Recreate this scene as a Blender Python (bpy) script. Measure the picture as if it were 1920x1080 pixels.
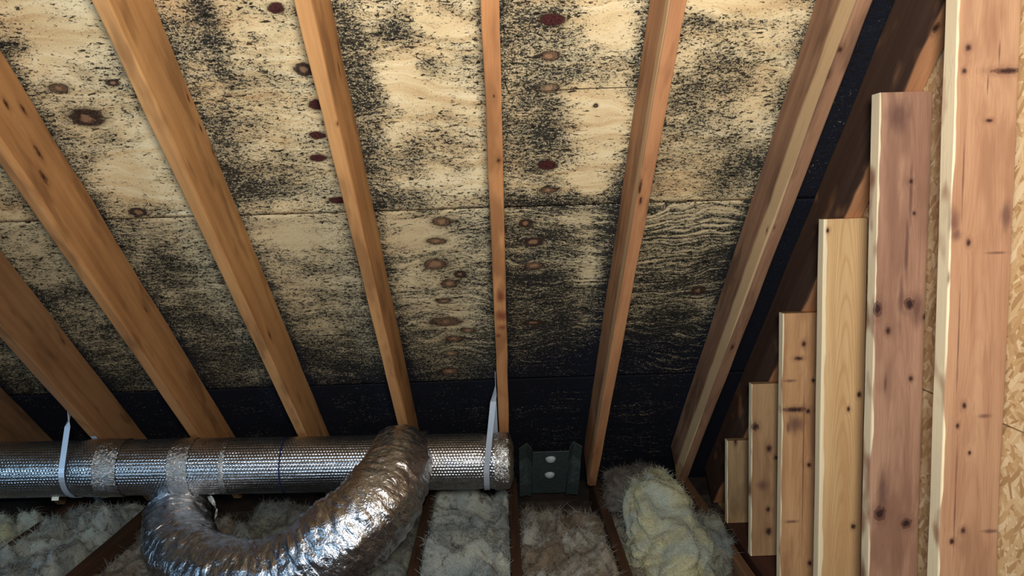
import bpy, math, random
import numpy as np
from mathutils import Vector, Matrix, noise as mn

# ------------------------------------------------------------------ clear
for o in list(bpy.data.objects):
    bpy.data.objects.remove(o)
scene = bpy.context.scene
C = scene.collection

# ------------------------------------------------------------------ camera
F = 1390.0
YAW, PIT, ROL = 0.0135, -0.1097, -0.0299
def cam_axes():
    cy, sy, cp, sp = math.cos(YAW), math.sin(YAW), math.cos(PIT), math.sin(PIT)
    w = Vector((sy * cp, cy * cp, sp)); r0 = Vector((cy, -sy, 0)); u0 = r0.cross(w)
    r = math.cos(ROL) * r0 + math.sin(ROL) * u0
    u = -math.sin(ROL) * r0 + math.cos(ROL) * u0
    return r, u, w
CR, CU, CW = cam_axes()
cam_data = bpy.data.cameras.new('camera')
cam_data.sensor_width = 36.0
cam_data.lens = F / 1920 * 36
cam_data.clip_start = 0.02
cam = bpy.data.objects.new('camera', cam_data)
cam.matrix_world = Matrix(((CR.x, CU.x, -CW.x, 0), (CR.y, CU.y, -CW.y, 0), (CR.z, CU.z, -CW.z, 0), (0, 0, 0, 1)))
C.objects.link(cam)
scene.camera = cam

# ------------------------------------------------------------------ world, light, exposure
world = bpy.data.worlds.new('world'); scene.world = world
world.use_nodes = True
bg = world.node_tree.nodes['Background']
bg.inputs[0].default_value = (0.24, 0.42, 0.85, 1)
bg.inputs[1].default_value = 0.012
def lamp(name, loc, target, size, power, col):
    d = bpy.data.lights.new(name, 'AREA'); d.shape = 'DISK'; d.size = size; d.energy = power; d.color = col
    o = bpy.data.objects.new(name, d); C.objects.link(o); o.location = loc
    o.rotation_euler = (Vector(target) - Vector(loc)).to_track_quat('-Z', 'Y').to_euler()
    return o
lamp('work_light', (0.06, -0.14, 0.18), (0.02, 1.9, 0.80), 0.26, 60, (1.0, 0.985, 0.94))
lamp('gable_daylight', (-0.75, -0.95, -0.30), (-0.2, 2.4, -0.7), 0.26, 9.0, (0.45, 0.72, 1.0))
lamp('far_gable_window', (-4.0, -1.0, -0.55), (-0.9, 2.6, -0.9), 0.5, 34, (0.45, 0.72, 1.0))
vs = scene.view_settings
vs.view_transform = 'Standard'; vs.look = 'None'; vs.gamma = 1.0; vs.use_curve_mapping = False
vs.exposure = 0.0

# ------------------------------------------------------------------ geometry of the place (metres, camera at the origin)
T = 1.0543                      # roof slope (rise over run)
H = 2.1586                      # underside of the rafters: z = H - T*y
HD = 2.4353                     # underside of the roof deck: z = HD - T*y
SL = math.sqrt(1 + T * T)
FLOOR = -1.34                   # top of the ceiling joists
XW = 1.034                      # inside of the gable wall sheathing
XS = 0.906                      # inner edge of the gable studs

def ray(x, y):
    return CR * ((x - 960) / F) - CU * ((y - 540) / F) + CW
def on_slope(x, y, h):
    d = ray(x, y); return d * (h / (d.z + T * d.y))
def on_y(x, y, Y):
    d = ray(x, y); return d * (Y / d.y)
def on_x(x, y, X):
    d = ray(x, y); return d * (X / d.x)

# ------------------------------------------------------------------ helpers
def lin(c):
    out = []
    for v in c:
        v /= 255.0
        out.append(v / 12.92 if v <= 0.04045 else ((v + 0.055) / 1.055) ** 2.4)
    return (out[0], out[1], out[2], 1.0)

def tag(o, label=None, cat=None, group=None, kind=None):
    if label: o['label'] = label
    if cat: o['category'] = cat
    if group: o['group'] = group
    if kind: o['kind'] = kind
    return o

def empty(name, loc=(0, 0, 0)):
    o = bpy.data.objects.new(name, None); C.objects.link(o); o.location = loc
    o.empty_display_size = 0.1
    return o

def mesh_obj(name, verts, faces, mat, parent=None, smooth=False, uv=None, matrix=None):
    m = bpy.data.meshes.new(name)
    m.from_pydata([tuple(v) for v in verts], [], faces)
    m.update()
    if smooth:
        m.polygons.foreach_set('use_smooth', [True] * len(m.polygons))
    if uv is not None:
        l = m.uv_layers.new(name='UVMap')
        idx = np.zeros(len(m.loops), dtype=np.int32); m.loops.foreach_get('vertex_index', idx)
        l.data.foreach_set('uv', np.asarray(uv, dtype=np.float32)[idx].ravel())
    if mat: m.materials.append(mat)
    o = bpy.data.objects.new(name, m); C.objects.link(o)
    if matrix is not None: o.matrix_world = matrix
    if parent is not None:
        o.parent = parent
        bpy.context.view_layer.update()
        o.matrix_parent_inverse = parent.matrix_world.inverted()
    return o

class NT:
    """small node-tree writer"""
    def __init__(s, name):
        s.m = bpy.data.materials.new(name); s.m.use_nodes = True
        s.t = s.m.node_tree; s.b = s.t.nodes['Principled BSDF']
    def n(s, typ, **kw):
        nd = s.t.nodes.new(typ)
        for k, v in kw.items(): setattr(nd, k, v)
        return nd
    def put(s, nd, key, v):
        if v is None: return
        if isinstance(v, bpy.types.NodeSocket): s.t.links.new(v, nd.inputs[key])
        else: nd.inputs[key].default_value = v
    def math(s, op, a, b=None, c=None, clamp=False):
        nd = s.n('ShaderNodeMath', operation=op); nd.use_clamp = clamp
        s.put(nd, 0, a); s.put(nd, 1, b); s.put(nd, 2, c); return nd.outputs[0]
    def vec(s, op, a, b=None, c=None):
        nd = s.n('ShaderNodeVectorMath', operation=op)
        s.put(nd, 0, a); s.put(nd, 1, b); s.put(nd, 2, c)
        return nd.outputs[1] if op in ('LENGTH', 'DOT_PRODUCT', 'DISTANCE') else nd.outputs[0]
    def noise(s, v, scale, detail=3.0, rough=0.55, dist=0.0, color=False):
        nd = s.n('ShaderNodeTexNoise'); s.put(nd, 'Vector', v); s.put(nd, 'Scale', scale); s.put(nd, 'Detail', detail)
        s.put(nd, 'Roughness', rough); s.put(nd, 'Distortion', dist)
        return nd.outputs[1 if color else 0]
    def step(s, v, a, b, lo=0.0, hi=1.0):
        nd = s.n('ShaderNodeMapRange', interpolation_type='SMOOTHSTEP')
        s.put(nd, 0, v); s.put(nd, 1, a); s.put(nd, 2, b); s.put(nd, 3, lo); s.put(nd, 4, hi); return nd.outputs[0]
    def mix(s, f, a, b, blend='MIX'):
        nd = s.n('ShaderNodeMix', data_type='RGBA', blend_type=blend)
        s.put(nd, 0, f); s.put(nd, 6, a); s.put(nd, 7, b); return nd.outputs[2]
    def ramp(s, f, stops):
        nd = s.n('ShaderNodeValToRGB'); e = nd.color_ramp.elements
        while len(e) < len(stops): e.new(0.5)
        for q, (p, c) in zip(e, stops): q.position = p; q.color = c
        s.put(nd, 0, f); return nd.outputs[0]
    def bump(s, h, strength, dist):
        nd = s.n('ShaderNodeBump'); s.put(nd, 'Height', h); s.put(nd, 'Strength', strength); s.put(nd, 'Distance', dist)
        s.t.links.new(nd.outputs[0], s.b.inputs['Normal']); return nd
    def obj_co(s): return s.n('ShaderNodeTexCoord').outputs['Object']
    def uv_co(s): return s.n('ShaderNodeTexCoord').outputs['UV']
    def attr(s, name):
        nd = s.n('ShaderNodeAttribute'); nd.attribute_name = name; return nd.outputs['Fac']
    def col(s, c): s.put(s.b, 'Base Color', c)
    def xyz(s, v):
        nd = s.n('ShaderNodeSeparateXYZ'); s.put(nd, 0, v); return nd.outputs
    def comb(s, x, y, z):
        nd = s.n('ShaderNodeCombineXYZ'); s.put(nd, 0, x); s.put(nd, 1, y); s.put(nd, 2, z); return nd.outputs[0]

def blob_dist(N, v, blobs):
    """smallest scaled distance to a list of ((cx,cy,cz),(sx,sy,sz)) ellipsoids"""
    d = None
    for c, r in blobs:
        s_ = tuple(1.0 / q for q in r)
        o_ = tuple(-a * b for a, b in zip(c, s_))
        l = N.vec('LENGTH', N.vec('MULTIPLY_ADD', v, s_, o_))
        d = l if d is None else N.math('MINIMUM', d, l)
    return d

# ------------------------------------------------------------------ materials
def wood_mat(name, light, dark, seed, knots=(), stains=(), stain_col=(70, 45, 40), knot_col=(58, 34, 26), cathedral=0.0,
             cat_c=0.0, sap_or_shading=None, rough=0.62, grain=1.0, blotch=None):
    """lumber; local x runs along the length"""
    N = NT(name)
    p0 = N.obj_co()
    p = p0
    kd = blob_dist(N, p0, knots) if knots else None
    if kd is not None:
        kw = N.noise(N.vec('ADD', N.vec('MULTIPLY', p0, (70, 110, 110)), (seed, 0, 0)), 1.0, 3, 0.6)
        kd = N.math('ADD', kd, N.math('MULTIPLY', N.math('SUBTRACT', kw, 0.5), 1.1))
    if kd is not None:                                   # grain bends round the knots
        bend = N.math('MULTIPLY', N.math('POWER', 2.718, N.math('MULTIPLY', kd, -0.55)), 0.012)
        p = N.vec('ADD', p0, N.comb(0.0, bend, bend))
    off = (seed * 3.17, seed * 1.31, seed * 2.23)
    ps = N.vec('ADD', p, off)
    g1 = N.noise(N.vec('MULTIPLY', ps, (1.6, 34, 34)), 1.0, 4, 0.6, 0.35)
    g2 = N.noise(N.vec('MULTIPLY', ps, (7, 330, 330)), 1.0, 3, 0.6)
    g3 = N.noise(N.vec('MULTIPLY', ps, (2.2, 6, 6)), 1.0, 2, 0.5)
    f = N.math('ADD', N.math('MULTIPLY', g1, 0.62), N.math('MULTIPLY', g2, 0.28))
    f = N.math('ADD', f, N.math('MULTIPLY', N.math('SUBTRACT', g3, 0.5), 0.35))
    if cathedral:
        x, y, z = N.xyz(p)
        yy = N.math('SUBTRACT', y, cat_c)
        wob = N.noise(N.vec('MULTIPLY', ps, (5, 16, 16)), 1.0, 2, 0.5)
        ph = N.math('ADD', N.math('MULTIPLY', x, 62.0), N.math('MULTIPLY', N.math('MULTIPLY', yy, yy), 16000.0))
        ph = N.math('ADD', ph, N.math('MULTIPLY', wob, 9.0))
        s_ = N.math('POWER', N.math('ADD', N.math('MULTIPLY', N.math('SINE', ph), 0.5), 0.5), 4.0)
        f = N.math('SUBTRACT', f, N.math('MULTIPLY', s_, cathedral))
    c = N.ramp(f, [(0.27, lin(dark)), (0.60, lin(light))])
    if blotch:
        bn = N.noise(N.vec('MULTIPLY', ps, (3.0, 12, 12)), 1.0, 3, 0.6)
        c = N.mix(N.step(bn, 0.50, 0.66, 0, 0.75), c, lin(blotch))
    if sap_or_shading:                                              # one side recoloured: pale sapwood, painted light, painted shade (axis index, threshold, direction, colour)
        comp = N.xyz(p0)[sap_or_shading[0]]
        wv = N.math('MULTIPLY', N.math('SUBTRACT', N.noise(N.vec('MULTIPLY', ps, (6, 10, 10)), 1.0, 2), 0.5), 0.02)
        m = N.step(N.math('ADD', comp, wv), sap_or_shading[1], sap_or_shading[1] + sap_or_shading[2])
        if len(sap_or_shading) > 4: m = N.math('MULTIPLY', m, N.step(comp, sap_or_shading[4], sap_or_shading[4] + 0.004))
        c = N.mix(N.math('MULTIPLY', m, 0.86), c, lin(sap_or_shading[3]))
    c = N.mix(N.step(g2, 0.60, 0.72, 0, 0.35), c, lin(tuple(q * 0.62 for q in dark)))
    if stains:
        sd = blob_dist(N, p0, stains)
        sn = N.noise(N.vec('MULTIPLY', ps, (20, 60, 60)), 1.0, 3)
        c = N.mix(N.step(N.math('ADD', sd, N.math('MULTIPLY', sn, 0.9)), 0.55, 1.6, 0.8, 0.0), c, lin(stain_col))
    if kd is not None:
        ring = N.math('ADD', N.math('MULTIPLY', N.math('SINE', N.math('MULTIPLY', kd, 12.0)), 0.10), kd)
        c = N.mix(N.step(ring, 0.9, 2.4, 0.40, 0.0), c, lin(tuple(0.4 * a + 0.6 * b for a, b in zip(knot_col, dark))))
        c = N.mix(N.step(ring, 0.72, 1.0, 0.85, 0.0), c, lin(tuple(0.75 * a + 0.25 * b for a, b in zip(knot_col, dark))))
        c = N.mix(N.step(ring, 0.30, 0.62, 0.9, 0.0), c, lin(tuple(0.75 * a for a in knot_col)))
    N.col(c)
    N.put(N.b, 'Roughness', rough); N.put(N.b, 'Specular IOR Level', 0.25)
    N.bump(N.math('ADD', N.math('MULTIPLY', g2, 0.6), g1), 0.35 * grain, 0.002)
    return N.m

def ply_mat(name, knots, seed, lower, cracks=()):
    """mouldy plywood; UV.x runs across the rafters in metres, UV.y down the slope"""
    N = NT(name)
    uv = N.uv_co()
    pv = N.vec('ADD', uv, (seed * 1.7, seed * 2.9, 0))
    d = N.attr('mould')  # mould amount, with the shade beside the rafters folded in
    # wood
    warp = N.noise(N.vec('MULTIPLY', pv, (2.4, 3.2, 1)), 1.0, 3, 0.55, 0.0)
    x, y, z = N.xyz(pv)
    yw = N.math('ADD', y, N.math('MULTIPLY', warp, 0.30))
    pw = N.comb(x, yw, 0.0)
    g1 = N.noise(N.vec('MULTIPLY', pw, (1.6, 30, 1)), 1.0, 3, 0.6)
    g2 = N.noise(N.vec('MULTIPLY', pw, (9, 190, 1)), 1.0, 3, 0.6)
    tone = N.noise(N.vec('MULTIPLY', pv, (2.6, 5.0, 1)), 1.0, 3, 0.5)
    c = N.ramp(N.math('ADD', N.math('MULTIPLY', g1, 0.6), N.math('MULTIPLY', tone, 0.45)),
               [(0.34, lin((190, 154, 110))), (0.50, lin((218, 192, 146))), (0.66, lin((236, 217, 176)))])
    c = N.mix(N.step(g2, 0.54, 0.72, 0, 0.3), c, lin((152, 118, 78)))
    if lower:
        c = N.mix(0.60, c, lin((184, 168, 134)))
    # mould: grey film, then black colonies of several sizes
    cl = N.noise(N.vec('MULTIPLY', pv, (5.5, 8.0, 1)), 1.0, 4, 0.62)
    md = N.noise(N.vec('MULTIPLY', pw, (16, 34, 1)), 1.0, 3, 0.6)
    fn = N.noise(N.vec('MULTIPLY', pv, (75, 150, 1)), 1.0, 3, 0.62, 0.6)
    vf = N.noise(N.vec('MULTIPLY', pv, (230, 300, 1)), 1.0, 2, 0.6, 0.8)
    dens = N.math('ADD', d, N.math('MULTIPLY', N.math('SUBTRACT', cl, 0.5), 1.5))
    dens = N.math('ADD', dens, N.math('MULTIPLY', N.math('SUBTRACT', md, 0.5), 0.75))
    if lower:
        st = N.noise(N.vec('MULTIPLY', pw, (3.0, 75, 1)), 1.0, 3, 0.65)
        dens = N.math('ADD', dens, N.math('MULTIPLY', N.math('SUBTRACT', st, 0.5), N.step(N.xyz(uv)[0], -0.6, 0.6, 1.1, 3.2)))
    film = N.step(dens, 0.15, 1.0, 0.0, 0.75)
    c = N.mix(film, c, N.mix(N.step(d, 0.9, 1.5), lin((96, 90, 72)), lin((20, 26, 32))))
    sp = N.math('ADD', N.math('MULTIPLY', N.math('SUBTRACT', fn, 0.5), 3.2), N.math('MULTIPLY', N.math('SUBTRACT', vf, 0.5), 2.6))
    sp = N.math('ADD', sp, N.math('MULTIPLY', dens, 1.05))
    c = N.mix(N.step(vf, 0.44, 0.33, 0.0, 0.45), c, lin((238, 226, 196)))
    blk = N.mix(N.step(d, 0.9, 1.5), lin((34, 34, 33)), lin((6, 15, 32)))  # densest mould turns navy: blue tone of shadow put into its colour
    c = N.mix(N.step(sp, 0.62, 1.05, 0.0, 0.95), c, blk)
    # isolated dashes of mould on clean wood
    ds = N.noise(N.vec('MULTIPLY', pv, (48, 130, 1)), 1.0, 2, 0.5, 0.9)
    gate = N.step(N.math('ADD', d, N.math('MULTIPLY', N.math('SUBTRACT', cl, 0.5), 1.2)), 0.0, 0.5, 0.12, 0.0)
    c = N.mix(N.step(N.math('SUBTRACT', ds, gate), 0.575, 0.64, 0.0, 0.92), c, lin((28, 24, 21)))
    # knots
    for col, lst in knots:
        kd = blob_dist(N, uv, lst)
        kn = N.math('ADD', kd, N.math('ADD', N.math('MULTIPLY', N.math('SUBTRACT', md, 0.5), 1.3), N.math('MULTIPLY', N.math('SUBTRACT', fn, 0.5), 0.9)))
        c = N.mix(N.math('MULTIPLY', N.step(kn, 1.0, 1.9, 0.45, 0.0), 1.0), c, lin((62, 48, 38)))
        c = N.mix(N.step(kn, 1.0, 1.22, 0.85, 0.0), c, lin((44, 30, 26)))
        c = N.mix(N.step(kn, 0.82, 1.0, 0.88 if col[0] < 100 else 0.66, 0.0), c, N.mix(N.step(vf, 0.4, 0.65), lin(col), lin(tuple(q * 0.6 for q in col))))
        if col[0] > 60 and col[1] > 50: c = N.mix(N.step(kn, 0.25, 0.55, 0.55, 0.0), c, lin((168, 128, 96)))
    if cracks:
        c = N.mix(N.step(blob_dist(N, uv, cracks), 0.6, 1.2, 0.85, 0.0), c, lin((50, 36, 24)))
    N.col(c)
    N.put(N.b, 'Roughness', 0.9); N.put(N.b, 'Specular IOR Level', 0.05)
    N.bump(N.math('ADD', N.math('MULTIPLY', g2, 0.5), N.math('MULTIPLY', fn, 0.5)), 0.35, 0.002)
    return N.m

def osb_mat():
    N = NT('osb_strands')
    p = N.obj_co()
    x, y, z = N.xyz(p)
    layers = []
    wob = N.noise(p, 14, 2, 0.5, 0.0, True)
    base = None; hgt = None
    for i, ang in enumerate((0.35, -0.6, 1.25, 2.2)):
        ca, sa = math.cos(ang), math.sin(ang)
        a = N.math('ADD', N.math('MULTIPLY', y, ca), N.math('MULTIPLY', z, sa))
        b = N.math('SUBTRACT', N.math('MULTIPLY', z, ca), N.math('MULTIPLY', y, sa))
        v = N.vec('ADD', N.comb(N.math('MULTIPLY', a, 26.0), N.math('MULTIPLY', b, 105.0), i * 5.3), N.vec('MULTIPLY', wob, (0.6, 1.4, 0)))
        vo = N.n('ShaderNodeTexVoronoi'); vo.feature = 'F1'; N.put(vo, 'Vector', v); N.put(vo, 'Scale', 1.0); N.put(vo, 'Randomness', 1.0)
        rnd = N.xyz(vo.outputs['Color'])
        gr = N.noise(N.comb(N.math('MULTIPLY', a, 30.0), N.math('MULTIPLY', b, 500.0), 0.0), 1.0, 2)
        c = N.ramp(N.math('ADD', N.math('MULTIPLY', rnd[0], 0.8), N.math('MULTIPLY', gr, 0.3)),
                   [(0.15, lin((176, 136, 92))), (0.45, lin((206, 168, 118))), (0.75, lin((222, 190, 142))), (1.0, lin((238, 214, 172)))])
        if base is None: base, hgt = c, rnd[1]
        else:
            m = N.math('GREATER_THAN', rnd[2], 0.62)
            base = N.mix(m, base, c)
            nd = N.n('ShaderNodeMix', data_type='FLOAT'); N.put(nd, 0, m); N.put(nd, 2, hgt); N.put(nd, 3, rnd[1]); hgt = nd.outputs[0]
    gap = N.noise(N.vec('MULTIPLY', p, (60, 60, 60)), 1.0, 3, 0.6, 1.0)
    base = N.mix(N.step(gap, 0.64, 0.72, 0, 0.55), base, lin((120, 82, 46)))
    N.col(base); N.put(N.b, 'Roughness', 0.6); N.put(N.b, 'Specular IOR Level', 0.3)
    N.bump(hgt, 0.5, 0.003)
    return N.m

def foil_mat(name, kind):
    N = NT(name)
    uv = N.uv_co(); p = N.obj_co()
    N.put(N.b, 'Metallic', 1.0)
    cr = N.noise(p, 34, 4, 0.6, 1.2)
    if kind == 'bubble':
        vo = N.n('ShaderNodeTexVoronoi'); vo.feature = 'F1'; N.put(vo, 'Randomness', 0.12); N.put(vo, 'Scale', 1.0)
        x, y, z = N.xyz(uv)
        row = N.math('MULTIPLY', y, 88.0)
        sh = N.math('ADD', N.math('MULTIPLY', x, 88.0), N.math('MULTIPLY', N.math('FLOOR', row), 0.5))
        N.put(vo, 'Vector', N.comb(sh, row, 0.0))
        b = N.step(vo.outputs['Distance'], 0.15, 0.55, 1.0, 0.0)
        lines = N.noise(N.vec('MULTIPLY', uv, (1.6, 60, 1)), 1.0, 2, 0.6)
        h = N.math('ADD', N.math('MULTIPLY', b, 0.0018), N.math('MULTIPLY', cr, 0.0016))
        h = N.math('ADD', h, N.math('MULTIPLY', lines, 0.003))
        N.bump(h, 0.75, 1.0)
        N.put(N.b, 'Roughness', 0.30)
        N.col(N.mix(N.step(cr, 0.4, 0.7), lin((198, 200, 204)), lin((170, 170, 170))))
    elif kind == 'flex':
        c2 = N.noise(N.vec('MULTIPLY', uv, (38, 8, 1)), 1.0, 4, 0.6, 0.8)
        c3 = N.noise(p, 120, 3, 0.6, 1.0)
        h = N.math('ADD', N.math('MULTIPLY', c2, 0.010), N.math('ADD', N.math('MULTIPLY', cr, 0.006), N.math('MULTIPLY', c3, 0.0018)))
        N.bump(h, 0.8, 1.0)
        N.put(N.b, 'Roughness', 0.25)
        N.col(N.mix(N.step(cr, 0.4, 0.7), lin((220, 222, 228)), lin((190, 190, 192))))
    elif kind == 'tape':
        c3 = N.noise(p, 90, 4, 0.65, 1.4)
        N.bump(N.math('MULTIPLY', c3, 0.006), 0.8, 1.0)
        N.put(N.b, 'Roughness', 0.26); N.col(lin((196, 196, 194)))
    elif kind == 'strap':
        c3 = N.noise(N.vec('MULTIPLY', p, (60, 20, 20)), 1.0, 3)
        N.put(N.b, 'Roughness', 0.42); N.put(N.b, 'Metallic', 0.55)
        N.col(N.mix(c3, lin((176, 190, 206)), lin((206, 214, 224))))
    return N.m

def fluff_mat(name, a, b, dirt, dirt_lo, seed):
    N = NT(name)
    p = N.vec('ADD', N.obj_co(), (seed * 2.1, seed * 1.3, seed * 0.7))
    n1 = N.noise(p, 7, 4, 0.6, 0.3); n2 = N.noise(p, 28, 4, 0.65, 0.6); n3 = N.noise(p, 170, 3, 0.7, 1.6)
    c = N.mix(N.step(n1, 0.38, 0.62), lin(a), lin(b))
    c = N.mix(N.step(n2, dirt_lo, dirt_lo + 0.16, 0, 0.85), c, lin(dirt))
    c = N.mix(N.step(n3, 0.52, 0.75, 0, 0.35), c, lin(tuple(q * 0.7 for q in dirt)))
    N.col(c); N.put(N.b, 'Roughness', 0.95); N.put(N.b, 'Specular IOR Level', 0.05)
    N.put(N.b, 'Sheen Weight', 0.25)
    N.bump(N.math('ADD', N.math('MULTIPLY', n2, 0.6), N.math('MULTIPLY', n3, 0.4)), 1.0, 0.02)
    return N.m

def plain_mat(name, col, rough=0.7, var=0.15, scale=30, metallic=0.0):
    N = NT(name); n = N.noise(N.obj_co(), scale, 4, 0.6)
    N.col(N.mix(N.step(n, 0.35, 0.65), lin(col), lin(tuple(q * (1 - var) for q in col))))
    N.put(N.b, 'Roughness', rough); N.put(N.b, 'Metallic', metallic); N.put(N.b, 'Specular IOR Level', 0.2)
    N.bump(n, 0.3, 0.002)
    return N.m

# ------------------------------------------------------------------ roof deck
# deck coordinates: u = world x, v = slope distance measured from y = 1
def v_of(Y): return (Y - 1.0) * SL
def deck_uv(px, py):
    q = on_slope(px, py, HD); return q.x, v_of(q.y), q.length
def px_blob(px, py, rx, ry):
    u, v, dep = deck_uv(px, py)
    u2, v2, _ = deck_uv(px, py + ry)
    u1, _, _ = deck_uv(px + rx, py)
    return (u, v), (abs(u1 - u), abs(v2 - v))
KR = [  # knots seen on the plywood: pixel centre, radii, colour key
    (518, 15, 14, 8, 'r'), (162, 220, 30, 13, 'd'), (110, 166, 18, 8, 'b'), (570, 130, 17, 10, 'd'), (592, 196, 13, 8, 'r'), (595, 254, 13, 6, 'r'),
    (597, 296, 14, 6, 'r'), (1034, 38, 20, 10, 'r'), (1031, 105, 18, 8, 'b'), (1029, 165, 17, 7, 'g'), (1026, 310, 17, 7, 'r'), (1028, 356, 15, 5, 'b'),
    (1117, 198, 5, 4, 'd'), (212, 156, 12, 6, 'd'), (258, 397, 16, 6, 'd'), (634, 375, 14, 5, 'r'),
    (828, 417, 17, 7, 'b'), (818, 453, 16, 6, 'b'), (817, 497, 20, 8, 'b'), (842, 531, 14, 7, 'b'), (863, 516, 11, 6, 'd'), (832, 565, 13, 4, 'b'), (836, 604, 24, 7, 'b'),
    (878, 620, 12, 4, 'b'), (852, 635, 15, 5, 'b'), (845, 663, 14, 4, 'g'), (842, 697, 16, 5, 'b'), (1000, 455, 16, 6, 'd'), (1000, 499, 16, 5, 'b'),
    (1000, 606, 17, 4, 'd'), (1310, 545, 14, 6, 'd'), (985, 420, 12, 6, 'd')]
KC = {'r': (78, 38, 37), 'd': (70, 54, 46), 'b': (128, 100, 78), 'g': (140, 124, 98)}
SEAMS = [0.0, v_of(2.314), v_of(2.980), v_of(3.80)]
SEAMS[0] = v_of(0.05)
MB = [  # mould density: pixel centre, radii, amount (positive = more mould, negative = cleaner wood)
    (1010, 200, 62, 200, .42), (1350, 175, 60, 55, .40), (1270, 215, 40, 90, .18), (1360, 320, 70, 40, .34), (1010, 255, 60, 24, .25), (740, 378, 80, 22, .45), (1080, 378, 110, 16, .5),
    (690, 130, 34, 90, .42), (700, 270, 30, 120, .30), (405, 90, 26, 110, .35), (430, 260, 34, 110, .28), (490, 345, 80, 32, .38), (800, 125, 26, 18, .5), (735, 25, 36, 34, .45),
    (770, 310, 28, 46, .30), (745, 60, 40, 20, .3), (380, 20, 30, 30, .40), (395, 75, 28, 10, .5), (480, 70, 30, 8, .4), (540, 300, 60, 40, .10), (1200, 130, 30, 60, .25),
    (1200, 330, 50, 60, .35), (1320, 40, 60, 10, .4), (1420, 45, 60, 12, .3), (160, 260, 50, 10, .35), (180, 290, 36, 14, .35), (30, 90, 40, 14, .35), (170, 400, 60, 60, .30), (60, 370, 70, 40, .3),
    (760, 165, 100, 55, -.30), (700, 25, 34, 30, -.25), (1140, 240, 60, 60, -.45), (1110, 350, 40, 24, -.35), (1140, 40, 50, 50, -.30), (1330, 5, 130, 22, -.30), (240, 320, 60, 50, -.35),
    (90, 50, 90, 60, -.25), (480, 45, 60, 40, -.20), (300, 260, 40, 40, -.2), (760, 230, 60, 30, -.12),
    (1060, 560, 130, 170, .16), (1085, 412, 34, 12, -.7), (1100, 440, 22, 8, -.5), (1105, 500, 24, 36, -.65), (880, 590, 40, 30, -.25), (790, 430, 50, 50, -.22), (760, 480, 40, 40, -.2),
    (1320, 400, 90, 18, -.22), (1320, 500, 100, 60, .16), (1000, 480, 50, 100, .25), (310, 500, 40, 50, .40), (480, 560, 50, 90, -.05), (560, 440, 80, 40, -.25), (120, 440, 80, 30, -.2), (600, 600, 60, 60, -.12), (820, 600, 60, 90, -.22),
    (560, 660, 200, 40, .18), (1060, 690, 160, 40, .35), (1230, 660, 120, 45, .32), (700, 690, 120, 30, .15), (300, 640, 120, 60, .18), (250, 560, 150, 90, .10), (60, 580, 100, 90, .12), (450, 620, 120, 60, .08),
    (600, 720, 260, 16, .3), (100, 720, 160, 20, .25)]
MBW = [(px_blob(a, b, c, d), e) for a, b, c, d, e in MB]
KW = [(px_blob(a, b, c, d * 0.82), k) for a, b, c, d, k in KR]
RX = [(-2.045, -2.045), (-1.631, -1.636), (-1.258, -1.250), (-0.839, -0.833), (-0.420, -0.426), (-0.026, -0.030), (0.379, 0.366), (0.786, 0.778)]
RWID = [0.038, 0.038, 0.038, 0.037, 0.036, 0.040, 0.038, 0.038]

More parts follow.
